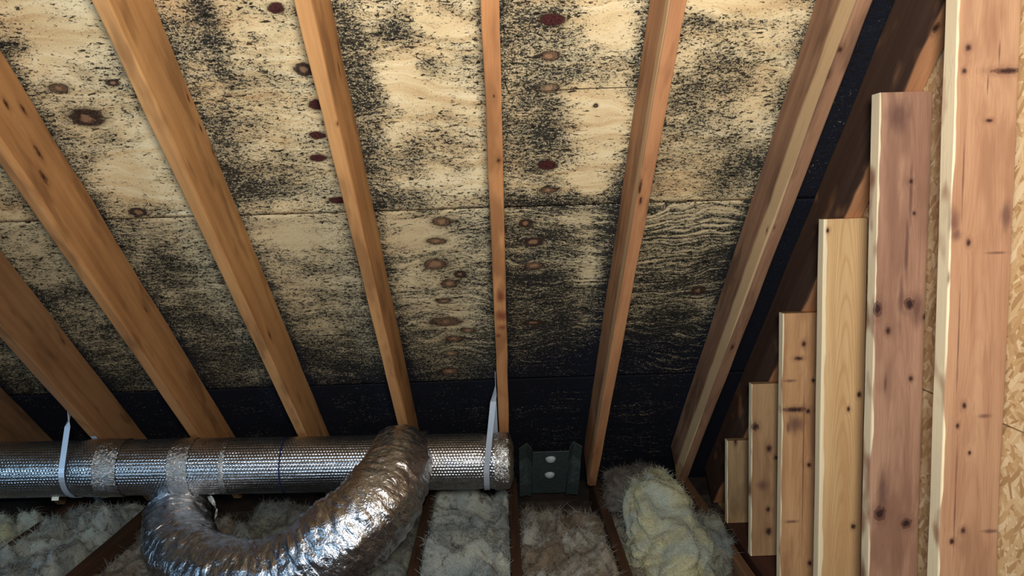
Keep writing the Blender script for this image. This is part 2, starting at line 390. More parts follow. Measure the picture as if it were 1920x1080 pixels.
ceiling = tag(empty('ceiling', (0, 2, 0.3)), 'mould stained plywood roof deck sloping down to the eave', None, None, 'structure')
def deck_panel(i, v0, v1, x0, x1):
    base = (0.43, 0.50, 1.6)[i]
    nu = int((x1 - x0) / 0.014); nv = int((v1 - v0) / 0.014)
    U, V = np.meshgrid(np.linspace(x0, x1, nu), np.linspace(v0, v1, nv))
    Y = 1 + V / SL
    d = np.full(U.shape, base)
    if i == 1: d += 0.52 * np.clip((V - v0) / (v1 - v0), 0, 1) ** 1.1 + 0.12 * np.clip((U + 0.1) / 0.5, 0, 1) - 0.12 * np.clip((-0.1 - U) / 1.2, 0, 1)
    for ((cu, cv), (ru, rv)), e in MBW:
        if v0 - 0.1 < cv < v1 + 0.1:
            d += e * np.exp(-(((U - cu) / ru) ** 2 + ((V - cv) / rv) ** 2))
    for (xa, xb), w_ in zip(RX, RWID):                 # mould and soft shade beside each rafter, both put into the density
        xl = xa + (xb - xa) * (Y - 1.6) / 1.3
        for e_, s_ in ((xl, -1), (xl + w_, 1)):                 
            t_ = (U - e_) * s_
            d += np.where(t_ > -0.02, (0.40 if s_ * (xa + 0.02) < 0 else 0.15) * np.exp(-np.clip(t_, 0, 9) / (0.026 if s_ * (xa + 0.02) < 0 else 0.012)), 0)
    d += 1.3 / (1 + np.exp(-(U - 0.845) / 0.012))        # strong extra density in the last bay by the gable
    UD, VD = U.copy(), V.copy()
    for ((cu, cv), (ru, rv)), k in KW:                 # grain flows round the knots
        du, dv = (U - cu) / (ru * 2.6), (V - cv) / (rv * 3.0)
        VD -= np.sign(dv) * rv * 0.9 * np.exp(-(du ** 2) - np.abs(dv) * 1.2) * np.minimum(1, np.abs(dv) * 2.0)
    h_off = 0.0012 * np.sin(U * 2.3 + i) + (0.0, 0.0015, 0.004)[i]
    Z = HD - T * Y
    verts = np.stack([U, Y + h_off * T / SL, Z + h_off / SL], -1).reshape(-1, 3)
    idx = np.arange(nu * nv).reshape(nv, nu)
    faces = np.stack([idx[:-1, :-1], idx[1:, :-1], idx[1:, 1:], idx[:-1, 1:]], -1).reshape(-1, 4)
    ks = {}
    for ((cu, cv), (ru, rv)), k in KW:
        if v0 < cv < v1: ks.setdefault(k, []).append(((cu, cv, 0), (ru, rv, 1)))
    cr = []
    if i == 0:
        a = deck_uv(1110, 166)
        cr = [((a[0], a[1], 0), (0.17, 0.0022, 1))]
    knots = [(KC[k], l) for k, l in ks.items()]
    mat = ply_mat('mouldy_plywood_%d' % i, knots, i * 1.9 + 0.7, i > 0, cr)
    # knots and cracks use undistorted uv: the grid's uv carries the swirl only away from knot centres
    o = mesh_obj('plywood_panel', verts, faces.tolist(), mat, ceiling, True, np.stack([UD, VD], -1).reshape(-1, 2))
    at = o.data.attributes.new('mould', 'FLOAT', 'POINT'); at.data.foreach_set('value', d.ravel().astype(np.float32))  # mould amount plus the soft shade beside the rafters
    md = o.modifiers.new('thickness', 'SOLIDIFY'); md.thickness = 0.012
    nrm = o.data.polygons[0].normal
    md.offset = -1.0 if nrm.z < 0 else 1.0
    return o
for i in range(3):
    deck_panel(i, SEAMS[i] + 0.0018, SEAMS[i + 1] - 0.0018, -3.3, XW + 0.012)

# nails that missed the rafters and poke through the deck
nail_mat = plain_mat('rusty_nail', (44, 34, 30), 0.5, 0.4, 200, 0.6)
def tube(pts, r, n=8):
    vs_, fs = [], []
    for k, p in enumerate(pts):
        a = pts[max(k - 1, 0)]; b = pts[min(k + 1, len(pts) - 1)]
        d = (Vector(b) - Vector(a)).normalized()
        s = d.orthogonal().normalized(); t_ = d.cross(s)
        rr = r[k] if isinstance(r, (list, tuple)) else r
        for j in range(n):
            an = 2 * math.pi * j / n
            vs_.append(Vector(p) + (s * math.cos(an) + t_ * math.sin(an)) * rr)
    for k in range(len(pts) - 1):
        for j in range(n):
            fs.append((k * n + j, k * n + (j + 1) % n, (k + 1) * n + (j + 1) % n, (k + 1) * n + j))
    fs.append(tuple(range(n - 1, -1, -1))); fs.append(tuple((len(pts) - 1) * n + j for j in range(n)))
    return vs_, fs
dn = Vector((0, -T, -1)).normalized()
for (a, b) in (((944, 48), (946, 66)), ((946, 154), (956, 178)), ((1204, 162), (1206, 186)), ((318, 531), (308, 534))):
    p = on_slope(*a, HD); q = on_slope(*b, HD - 0.03)
    v_, f_ = tube([p - dn * 0.008, p, q], [0.0016, 0.0016, 0.0006], 6)
    mesh_obj('nail', v_, f_, nail_mat, ceiling)

# ------------------------------------------------------------------ lumber
def beam(name, length, y0, y1, z0, z1, mat, matrix, seed, wane=0.004, nseg=28, wob=0.0012, parent=None, cut0=0.0, cut1=0.0, big=None, bow=0.0):
    """lumber with eased, slightly waney corners; local x along the length. big = (corner index, size) for a heavy wane"""
    rnd = random.Random(seed)
    cs = [(y0, z0, 1, 1), (y1, z0, -1, 1), (y1, z1, -1, -1), (y0, z1, 1, -1)]
    vs_, fs = [], []
    per = 12
    for i in range(nseg + 1):
        f = i / nseg; x = f * length
        sec = []
        for k, (cy, cz, sy, sz) in enumerate(cs):
            w = wane * (0.7 + 0.9 * mn.noise(Vector((x * 3.0, seed * 3.1 + k * 7.7, 0.3))))
            if big and k == big[0]:
                w += big[1] * max(0.0, 0.35 + mn.noise(Vector((x * 1.7, seed * 1.7, 4.2))))
            w = max(0.0012, w)
            jy = wob * mn.noise(Vector((x * 5, seed + k, 9))) ; jz = wob * mn.noise(Vector((x * 5, seed + k, 17)))
            b = bow * math.sin(math.pi * f)
            pa = (cy + jy + b, cz + sz * w + jz); pb = (cy + sy * w * 0.3 + jy + b, cz + sz * w * 0.3 + jz); pc = (cy + sy * w + jy + b, cz + jz)
            tri = [pa, pb, pc] if k in (0, 2) else [pc, pb, pa]
            sec += tri
        for (yy, zz) in sec:
            xx = x
            if i == 0: xx += cut0 * (yy - y0) / (y1 - y0) if cut0 else 0
            if i == nseg: xx += cut1 * (yy - y0) / (y1 - y0) if cut1 else 0
            vs_.append((xx, yy, zz))
    for i in range(nseg):
        for j in range(per):
            a, b = i * per + j, i * per + (j + 1) % per
            fs.append((a, b, b + per, a + per))
    fs.append(tuple(range(per - 1, -1, -1))); fs.append(tuple(nseg * per + j for j in range(per)))
    o = mesh_obj(name, vs_, fs, mat, parent, False, None, matrix)
    return o

def frame(origin, ax, ay):
    ax = Vector(ax).normalized(); ay = Vector(ay); ay = (ay - ax * ay.dot(ax)).normalized(); az = ax.cross(ay)
    o = Vector(origin)
    return Matrix(((ax.x, ay.x, az.x, o.x), (ax.y, ay.y, az.y, o.y), (ax.z, ay.z, az.z, o.z), (0, 0, 0, 1)))

RD = (HD - H) / SL               # rafter depth
Y_TOP, Y_BOT = 0.10, 3.26
def rafter_matrix(xa, xb):
    dx = (xb - xa) / 1.3
    o = Vector((xa + (Y_TOP - 1.6) * dx, Y_TOP, H - T * Y_TOP))
    return frame(o, (dx, 1, -T), (-1, 0, 0))
def loc_knot(M, p, ru, rc):
    q = M.inverted() @ p; return ((q.x, q.y, q.z), (ru, rc, rc))
RLAB = ['darkest roof rafter at the far left edge, mostly behind the foil duct',
        'brown roof rafter that the left hanging strap is nailed to',
        '',
        'orange roof rafter second to the left of the central thin rafter',
        'orange roof rafter directly behind the top of the flexible duct bend',
        'thin central roof rafter with a dark red stain and a hanging strap',
        'roof rafter directly right of the central thin rafter, with a dark slit in its edge',
        'roof rafter with a pale sapwood strip, nearest to the gable studs']
RLAB[2] = 'wide brown roof rafter with two round knots on its side, third from the left'
RKN = [[], [(120, 640, 8, 3)], [(70, 285, 12, 5), (80, 332, 13, 6), (10, 195, 8, 4), (42, 205, 9, 4), (270, 580, 10, 3), (217, 452, 8, 3)],
       [(352, 184, 8, 3), (375, 240, 8, 3), (503, 628, 12, 4), (398, 285, 8, 3)], [(634, 233, 4, 3), (637, 130, 14, 4), (636, 90, 12, 3)], [(935, 301, 5, 4), (926, 180, 3, 2)],
       [(1200, 352, 16, 3), (1201, 377, 9, 3)], [(1575, 93, 6, 4), (1553, 140, 10, 4), (1560, 120, 12, 2), (1440, 432, 6, 3), (1452, 428, 5, 2), (1373, 651, 7, 3)]]
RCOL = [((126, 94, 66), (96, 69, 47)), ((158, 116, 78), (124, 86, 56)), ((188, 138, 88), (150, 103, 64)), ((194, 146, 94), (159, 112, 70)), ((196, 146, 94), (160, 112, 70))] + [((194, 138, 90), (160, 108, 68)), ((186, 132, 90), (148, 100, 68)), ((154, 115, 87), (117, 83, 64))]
for k, (xa, xb) in enumerate(RX):
    M = rafter_matrix(xa, xb)
    w = RWID[k]
    kn = []
    for (a, b, ru, rc) in RKN[k]:
        # knot lies on the side face or the underside, whichever the line of sight meets first
        pb = on_slope(a, b, H); onbot = xa - 0.004 < pb.x < xa + w + 0.004
        if onbot: p = pb
        else:
            p = on_x(a, b, xa + w if xa < -0.02 else xa)
        s_ = p.length / F
        kn.append(loc_knot(M, p, ru * s_ * 1.2, rc * s_))
    st = []
    if k == 5:
        for (a, b, ru, rc) in ((938, 556, 20, 9), (940, 592, 16, 12), (934, 629, 6, 5), (941, 614, 9, 9)):
            p = on_slope(a, b, H); st.append(loc_knot(M, p, ru * p.length / F * 1.3, rc * p.length / F * 1.3))
    sap_or_shading = None
    if k == 7: sap_or_shading = (2, 0.080, -0.02, (214, 178, 132), 0.004)
    if k == 6: sap_or_shading = (2, 0.050, -0.02, (206, 166, 120), 0.004)
    mat = wood_mat('rafter_wood_%d' % k, RCOL[k][0], RCOL[k][1], k + 2.3, kn, st, (104, 46, 34), (74, 44, 26), 0.0, 0.0, sap_or_shading, blotch=tuple(q * 0.84 for q in RCOL[k][1]))
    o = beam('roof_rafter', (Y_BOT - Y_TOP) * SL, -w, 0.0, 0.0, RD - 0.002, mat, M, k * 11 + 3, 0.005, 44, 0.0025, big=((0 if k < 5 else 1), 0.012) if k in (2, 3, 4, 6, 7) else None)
    tag(o, RLAB[k], 'rafter', 'roof rafters')

# the gable rafter against the end wall
M = frame((XW - 0.002, Y_TOP, H - T * Y_TOP), (0, 1, -T), (-1, 0, 0))
p = on_slope(1755, 52, H); kn = [loc_knot(M, p, 0.014, 0.009), loc_knot(M, on_slope(1742, 40, H), 0.012, 0.005)]
mat = wood_mat('gable_rafter_wood', (196, 140, 96), (150, 100, 68), 31.0, kn, (), (60, 40, 36), (60, 40, 32), 0.0, 0.0, (1, 0.044, 0.006, (40, 33, 34)))  # inner face near black: its shade is put into the colour
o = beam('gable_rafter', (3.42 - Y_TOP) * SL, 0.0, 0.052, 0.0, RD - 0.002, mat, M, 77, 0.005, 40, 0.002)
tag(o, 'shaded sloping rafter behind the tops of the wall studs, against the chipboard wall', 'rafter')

# gable studs, each cut off under the gable rafter
S_Y0, S_STEP = 1.4818, 0.2933
STUD = [  # thickness, colours, knots (px), stains (px), extras
    dict(th=0.043, col=((188, 148, 114), (156, 112, 84)), top=None,
         kn=[(1888, 133, 5, 24), (1815, 90, 6, 5), (1808, 133, 5, 4), (1855, 226, 3, 6), (1808, 760, 6, 4), (1795, 798, 5, 3), (1818, 849, 4, 3), (1806, 995, 6, 4), (1816, 455, 6, 4), (1785, 1015, 5, 4)],
         st=[(1789, 415, 32, 11), (1793, 440, 14, 12), (1886, 402, 30, 12), (1870, 474, 3, 24), (1845, 780, 5, 14), (1858, 996, 4, 20), (1874, 100, 26, 2), (1797, 640, 120, 2), (1791, 940, 120, 2), (1806, 330, 90, 2), (1852, 160, 20, 2), (1778, 520, 20, 5)],
         lab='tallest gable stud, running past the top of the picture at the right'),
    dict(th=0.042, col=((188, 146, 116), (148, 106, 84)), top=135,
         kn=[(1729, 160, 4, 14), (1646, 580, 14, 8), (1705, 570, 11, 10), (1665, 620, 7, 5), (1734, 595, 6, 4), (1708, 710, 5, 4), (1650, 963, 13, 11), (1699, 981, 10, 9), (1708, 340, 5, 4), (1714, 400, 4, 3)],
         st=[(1684, 215, 36, 26), (1708, 360, 60, 4), (1700, 470, 70, 4), (1690, 560, 60, 5), (1655, 920, 50, 14), (1660, 720, 20, 4), (1720, 580, 40, 14)],
         lab='reddish gable stud with dark knots, second tallest in the row'),
    dict(th=0.036, col=((220, 182, 130), (194, 150, 102)), top=383,
         kn=[(1591, 767, 5, 3), (1611, 740, 6, 4), (1600, 987, 5, 4), (1553, 398, 6, 3), (1552, 432, 5, 3)], st=[], cath=0.16,
         lab='smooth yellowish gable stud with arched grain, third tallest in the row'),
    dict(th=0.036, col=((208, 162, 114), (170, 122, 82)), top=568,
         kn=[(1507, 645, 6, 4), (1498, 672, 4, 8), (1525, 713, 4, 4), (1491, 768, 5, 22), (1517, 872, 5, 4), (1518, 1056, 5, 4), (1515, 771, 5, 5)],
         st=[(1490, 795, 22, 20), (1478, 800, 16, 6), (1482, 714, 4, 14), (1506, 860, 200, 1.5), (1485, 978, 4, 16)],
         lab='gable stud with a purple brown bark patch, fourth tallest in the row'),
    dict(th=0.032, col=((186, 148, 106), (150, 112, 78)), top=703,
         kn=[(1416, 800, 8, 7), (1442, 841, 7, 5), (1456, 858, 4, 4), (1440, 955, 5, 4), (1441, 996, 8, 6), (1405, 848, 5, 3)], st=[(1430, 910, 12, 14)],
         lab='short gable stud with a column of small knots, second shortest in the row'),
    dict(th=0.032, col=((168, 138, 98), (128, 100, 70)), top=810,
         kn=[(1379, 828, 8, 3)], st=[],
         lab='shortest gable stud, at the low end of the stepped row'),
]
for k, sd in enumerate(STUD):
    Y = S_Y0 + k * S_STEP
    zb = FLOOR + 0.002
    if sd['top']: zt = on_y(1364 + (5 - k) * 60, sd['top'], Y).z
    else: zt = H - T * (Y + sd['th']) - 0.003
    if sd['top']:
        zt = on_y({1: 1700, 2: 1580, 3: 1495, 4: 1430, 5: 1385}[k], sd['top'], Y).z
        zt = min(zt, H - T * (Y + sd['th']) - 0.002)
    M = frame((XS, Y, zb), (0, 0, 1), (1, 0, 0))       # local z = +Y (away from the camera)
    def conv(l):
        out = []
        for (a, b, rl, rc) in l:
            p = on_y(a, b, Y); s_ = p.length / F
            out.append(loc_knot(M, p, rl * s_, rc * s_))
        return out
    mat = wood_mat('stud_wood_%d' % k, sd['col'][0], sd['col'][1], k * 2.7 + 40, conv(sd['kn']), conv(sd['st']), (98, 66, 58), (66, 40, 34),
                   blotch=tuple(q * 0.93 for q in sd['col'][1]) if k != 2 else None, cathedral=sd.get('cath', 0.05), cat_c=0.066, sap_or_shading=(1, 0.004 if k != 2 else 0.012, -0.003, (246, 226, 186)))  # inner edge made paler: light from the left painted into the wood
    o = beam('gable_stud', zt - zb, 0.0, XW - XS - 0.002, 0.0, sd['th'], mat, M, k * 5 + 100, 0.004, 30, 0.0012)
    tag(o, sd['lab'], 'stud', 'gable wall studs')
sill_mat = wood_mat('sill_wood', (78, 48, 38), (52, 32, 27), 61.0)
M = frame((XS - 0.004, 0.6, FLOOR - 0.040), (0, 1, 0), (1, 0, 0))
o = beam('sill_plate', 2.44, 0.0, XW - XS, -0.04, 0.0, sill_mat, M, 300, 0.003, 20, 0.001)
tag(o, 'dark reddish sill plate under the feet of the gable studs', 'sill plate')

# ------------------------------------------------------------------ chipboard gable wall
wall = tag(empty('wall_right', (XW, 2, -1.4)), 'chipboard sheathing of the gable wall behind the studs', None, None, 'structure')
osb = osb_mat()
def osb_panel(poly):
    n = len(poly)
    vs_ = [(XW, y, z) for y, z in poly] + [(XW + 0.011, y, z) for y, z in poly]
    fs = [tuple(range(n)), tuple(range(2 * n - 1, n - 1, -1))] + [(j, j + n, (j + 1) % n + n, (j + 1) % n) for j in range(n)]
    mesh_obj('chipboard_panel', vs_, fs, osb, wall)
zs = -0.481
def yd(z): return (HD - 0.01 - z) / T
osb_panel([(0.05, zs + 0.002), (yd(zs + 0.002), zs + 0.002), (0.05 + 0.001, HD - 0.01 - T * 0.051)])
osb_panel([(0.05, -1.60), (1.40 + 2.2, -1.60), (3.6, HD - 0.01 - T * 3.6), (yd(zs - 0.002), zs - 0.002), (0.05, zs - 0.002)])

# ------------------------------------------------------------------ floor of the attic: plasterboard below, joists, insulation
floor_mat = plain_mat('dusty_board', (92, 80, 70), 0.9, 0.4, 9)
zf = FLOOR - 0.15
o = mesh_obj('floor', [(-3.3, -0.6, zf), (XW + 0.3, -0.6, zf), (XW + 0.3, 3.74, zf), (-3.3, 3.74, zf), (-3.3, -0.6, zf - 0.012), (XW + 0.3, -0.6, zf - 0.012), (XW + 0.3, 3.74, zf - 0.012), (-3.3, 3.74, zf - 0.012)],
             [(0, 1, 2, 3), (7, 6, 5, 4), (0, 4, 5, 1), (1, 5, 6, 2), (2, 6, 7, 3), (3, 7, 4, 0)], floor_mat)
tag(o, 'dusty ceiling board under the joists', None, None, 'structure')
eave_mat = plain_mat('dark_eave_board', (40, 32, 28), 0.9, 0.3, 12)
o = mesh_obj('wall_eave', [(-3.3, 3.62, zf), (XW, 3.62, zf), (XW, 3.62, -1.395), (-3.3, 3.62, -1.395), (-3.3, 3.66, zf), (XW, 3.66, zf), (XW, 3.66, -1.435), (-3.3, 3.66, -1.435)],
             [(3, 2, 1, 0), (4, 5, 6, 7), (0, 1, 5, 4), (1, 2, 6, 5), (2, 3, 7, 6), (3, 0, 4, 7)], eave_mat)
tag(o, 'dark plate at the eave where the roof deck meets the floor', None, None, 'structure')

JX = [-2.105, -1.690, -1.232, -0.812, -0.386, 0.002, 0.403, 0.838]
JLAB = ['ceiling joist at the far left edge between two grey insulation batts', 'wide dark ceiling joist left of the flexible duct bend', 'ceiling joist hidden under the left end of the flexible duct',
        'ceiling joist under the lowest part of the flexible duct', 'dark ceiling joist just right of the flexible duct bend', 'dark ceiling joist below the capped end of the foil duct',
        'ceiling joist left of the yellow insulation heap', 'ceiling joist at the foot of the shortest gable studs']
for k, x in enumerate(JX):
    if k in (2, 3): continue
    mat = wood_mat('joist_wood_%d' % k, (92, 66, 48) if k < 7 else (140, 104, 74), (58, 40, 31) if k < 7 else (100, 70, 50), 80 + k * 1.7)
    M = frame((x, 0.9, FLOOR), (0, 1, 0), (1, 0, 0))   # local z = down
    o = beam('ceiling_joist', 2.66, 0.0, 0.039, 0.0, 0.145, mat, M, 500 + k, 0.003, 24, 0.0015)
    tag(o, JLAB[k], 'joist', 'ceiling joists')

# ------------------------------------------------------------------ insulation
def fbm(p, octs, lac=2.1, gain=0.5):
    a, s, f = 1.0, 0.0, 1.0
    for k in range(octs):
        q = p * f + Vector((0.37 + k, 0.71, 0.13))
        if k < 2: s += a * (2.3 * abs(mn.noise(q)) - 0.55)
        else: s += a * 0.8 * mn.noise(q)
        a *= gain; f *= lac
    return s
FIB = {}
def fibres(parent, count, seed, mat, zmin):
    """loose glass fibres standing off the surface: too many to count, one mesh"""
    me = parent.data; nv = len(me.vertices)
    co = np.zeros(nv * 3); me.vertices.foreach_get('co', co); co = co.reshape(-1, 3)
    no = np.zeros(nv * 3); me.vertices.foreach_get('normal', no); no = no.reshape(-1, 3)
    rg = np.random.RandomState(seed)
    ok = np.where(co[:, 2] > zmin)[0]
    idx = rg.choice(ok, count)
    p = co[idx] + rg.normal(0, 0.003, (count, 3)); n = no[idx]
    d = rg.normal(0, 1, (count, 3)); d -= n * (d * n).sum(1, keepdims=True); d /= np.linalg.norm(d, axis=1, keepdims=True)
    d = d + n * rg.uniform(0.05, 0.6, (count, 1)); bend = rg.normal(0, 0.5, (count, 3)) - n * 0.35
    L = rg.uniform(0.012, 0.042, (count, 1))
    sd = np.cross(d, n + rg.normal(0, 0.4, (count, 3))); sd /= np.linalg.norm(sd, axis=1, keepdims=True) + 1e-9
    V = []
    for k, w in enumerate((0.0010, 0.0009, 0.0006, 0.0002)):
        t = k / 3.0
        q = p - n * 0.002 + d * L * t + bend * L * t * t * 0.6
        V += [q - sd * w, q + sd * w]
    V = np.stack(V, 1).reshape(-1, 3)
    b = np.arange(count)[:, None] * 8
    F_ = np.concatenate([np.concatenate([b + 2 * k, b + 2 * k + 1, b + 2 * k + 3, b + 2 * k + 2], 1) for k in range(3)], 0)
    m = bpy.data.meshes.new('loose_fibres')
    m.vertices.add(len(V)); m.vertices.foreach_set('co', V.ravel())
    m.loops.add(F_.size); m.loops.foreach_set('vertex_index', F_.ravel().astype(np.int32))
    m.polygons.add(len(F_)); m.polygons.foreach_set('loop_start', np.arange(0, F_.size, 4, dtype=np.int32))
    m.update(); m.validate(); m.materials.append(mat)
    o = bpy.data.objects.new('loose_fibres', m); C.objects.link(o); o.parent = parent
    o['kind'] = 'stuff'
def batt(x0, x1, y0, y1, top, amp, seed, mat, label, freq=9.0, slope=0.0, group='insulation batts between the joists', ragged=0.05):
    nx, ny = 46, int((y1 - y0) / 0.0085)
    vs_, fs = [], []
    for j in range(ny + 1):
        y = y0 + (y1 - y0) * j / ny
        for i in range(nx + 1):
            u = i / nx; x = x0 + (x1 - x0) * u
            e = min(u, 1 - u) * 2
            fy = min(1.0, (y1 - y + ragged * 0.6 * mn.noise(Vector((x * 9, seed, 1)))) / ragged); fy = max(0.0, fy)
            edge = (1 - (1 - min(1, e / 0.22)) ** 2.4) * math.sqrt(max(0.0, 1 - (1 - fy) ** 2))
            P = Vector((x * freq, y * freq * 0.8, seed * 3.3))
            w = Vector((mn.noise(P * 0.7 + Vector((3, 1, 0))), mn.noise(P * 0.7 + Vector((9, 4, 0))), 0))
            h = fbm(P + w * 0.9, 4) * amp
            z = top + slope * (y - y0) + h * (0.35 + 0.65 * edge)
            z = zf + 0.002 + (z - zf) * (0.72 + 0.28 * edge)
            dx = 0.010 * mn.noise(P * 1.3 + Vector((0, 0, 5))) * edge
            vs_.append((x + dx, y + 0.014 * mn.noise(P * 1.4 + Vector((0, 0, 15))), z))
    W_ = nx + 1
    for j in range(ny):
        for i in range(nx):
            a = j * W_ + i; fs.append((a, a + 1, a + W_ + 1, a + W_))
    n0 = len(vs_)
    ring = [i for i in range(W_)] + [j * W_ + nx for j in range(1, ny + 1)] + [ny * W_ + i for i in range(nx - 1, -1, -1)] + [j * W_ for j in range(ny - 1, 0, -1)]
    for r in ring: vs_.append((vs_[r][0], vs_[r][1], zf + 0.001))
    L_ = len(ring)
    for q in range(L_): fs.append((ring[(q + 1) % L_], ring[q], n0 + q, n0 + (q + 1) % L_))
    fs.append(tuple(n0 + q for q in range(L_ - 1, -1, -1)))
    o = mesh_obj('insulation_batt', vs_, fs, mat, None, True)
    fibres(o, 9000, int(seed), mat, zf + 0.05)
    return tag(o, label, 'insulation', group)
GREY = fluff_mat('grey_fluff', (198, 202, 188), (158, 166, 164), (88, 72, 58), 0.52, 1)
BROWN = fluff_mat('brown_fluff', (146, 126, 100), (186, 182, 168), (84, 64, 48), 0.49, 4)
CREAM = fluff_mat('cream_fluff', (220, 214, 166), (198, 204, 186), (150, 132, 98), 0.58, 7)
MIX = fluff_mat('mixed_fluff', (156, 154, 130), (128, 134, 128), (88, 70, 54), 0.48, 11)
DARKF = fluff_mat('dark_fluff', (98, 84, 70), (112, 104, 92), (64, 50, 42), 0.48, 15)
batt(-2.52, -2.11, 2.55, 3.30, FLOOR - 0.01, 0.060, 3, CREAM, 'yellowish insulation batt in the bottom left corner under the foil duct', 6.5)
batt(-2.06, -1.70, 2.55, 3.42, FLOOR + 0.004, 0.068, 5, GREY, 'lumpy grey insulation batt below the left hanging strap', 6.5)
batt(-1.648, -1.235, 2.50, 3.30, FLOOR - 0.07, 0.042, 8, BROWN, 'low brown insulation batt beside the left end of the flexible duct', 6.5)
batt(-1.175, -0.83, 2.50, 3.36, FLOOR - 0.02, 0.045, 12, MIX, 'dim insulation batt seen through the loop of the flexible duct', 6.5)
batt(-0.77, -0.40, 2.45, 3.36, FLOOR - 0.03, 0.042, 15, MIX, 'insulation batt directly behind the right leg of the flexible duct', 6.5)
batt(-0.343, -0.002, 2.42, 3.40, FLOOR + 0.008, 0.075, 19, GREY, 'grey insulation batt under the capped end of the foil duct', 6.5)
batt(0.045, 0.399, 2.40, 3.15, FLOOR + 0.006, 0.068, 23, BROWN, 'tan brown insulation batt below the grey vent baffle', 6.5)
batt(0.448, 0.834, 2.35, 3.28, FLOOR - 0.075, 0.030, 27, BROWN, 'low brown insulation batt under the yellow insulation heap', 6.5)

def lump(name, c, r, seed, mat, label, amp=0.02, freq=9.0, rot=0.0, lean=0.0, group=None, sub=6):
    """a torn piece of batt: an ellipsoid shaped by folds"""
    import bmesh
    bm = bmesh.new(); bmesh.ops.create_icosphere(bm, subdivisions=sub, radius=1.0)
    for v in bm.verts:
        n = v.co.normalized()
        q = Vector((math.copysign(abs(n.x) ** 0.8, n.x) * r[0], math.copysign(abs(n.y) ** 0.8, n.y) * r[1], math.copysign(abs(n.z) ** 0.8, n.z) * r[2]))
        P = Vector((q.x * freq * 1.2, q.y * freq * 0.75 + q.z * 3, q.z * freq * 1.25 + seed * 5.1))
        w = Vector((mn.noise(P * 0.6), mn.noise(P * 0.6 + Vector((5, 2, 1))), mn.noise(P * 0.6 + Vector((1, 8, 3)))))
        q += n * fbm(P + w * 0.8, 4) * amp
        q.y += lean * q.z
        v.co = q
    me = bpy.data.meshes.new(name); bm.to_mesh(me); bm.free()
    me.polygons.foreach_set('use_smooth', [True] * len(me.polygons)); me.materials.append(mat)
    o = bpy.data.objects.new(name, me); C.objects.link(o); o.location = c; o.rotation_euler = (rot, 0, 0)
    fibres(o, 7000 if sub > 5 else 2500, int(seed), mat, -0.08)
    return tag(o, label, 'insulation', group)
pr = on_y(1248, 1012, 2.80)
lump('insulation_heap', (pr.x + 0.008, 2.86, FLOOR + 0.004), (0.148, 0.35, 0.122), 2, CREAM, 'big yellow cream heap of torn insulation beside the gable studs', 0.036, 7, math.radians(17))
pr = on_y(1345, 1030, 2.72)
lump('insulation_scrap', (pr.x + 0.005, 2.80, FLOOR - 0.03), (0.06, 0.16, 0.11), 6, MIX, 'narrow insulation scrap between the yellow heap and the shortest stud', 0.014, 14, math.radians(10), sub=5)
pr = on_y(1165, 935, 3.16)
lump('insulation_scrap', (pr.x, 3.18, -1.27), (0.07, 0.09, 0.085), 9, DARKF, 'dark brown insulation scrap behind the left shoulder of the yellow heap', 0.014, 14, sub=5)
pr = on_y(1205, 905, 3.25)
lump('insulation_scrap', (pr.x, 3.27, -1.25), (0.075, 0.05, 0.05), 13, DARKF, 'dark insulation tuft at the eave above the yellow heap', 0.016, 14, sub=5)

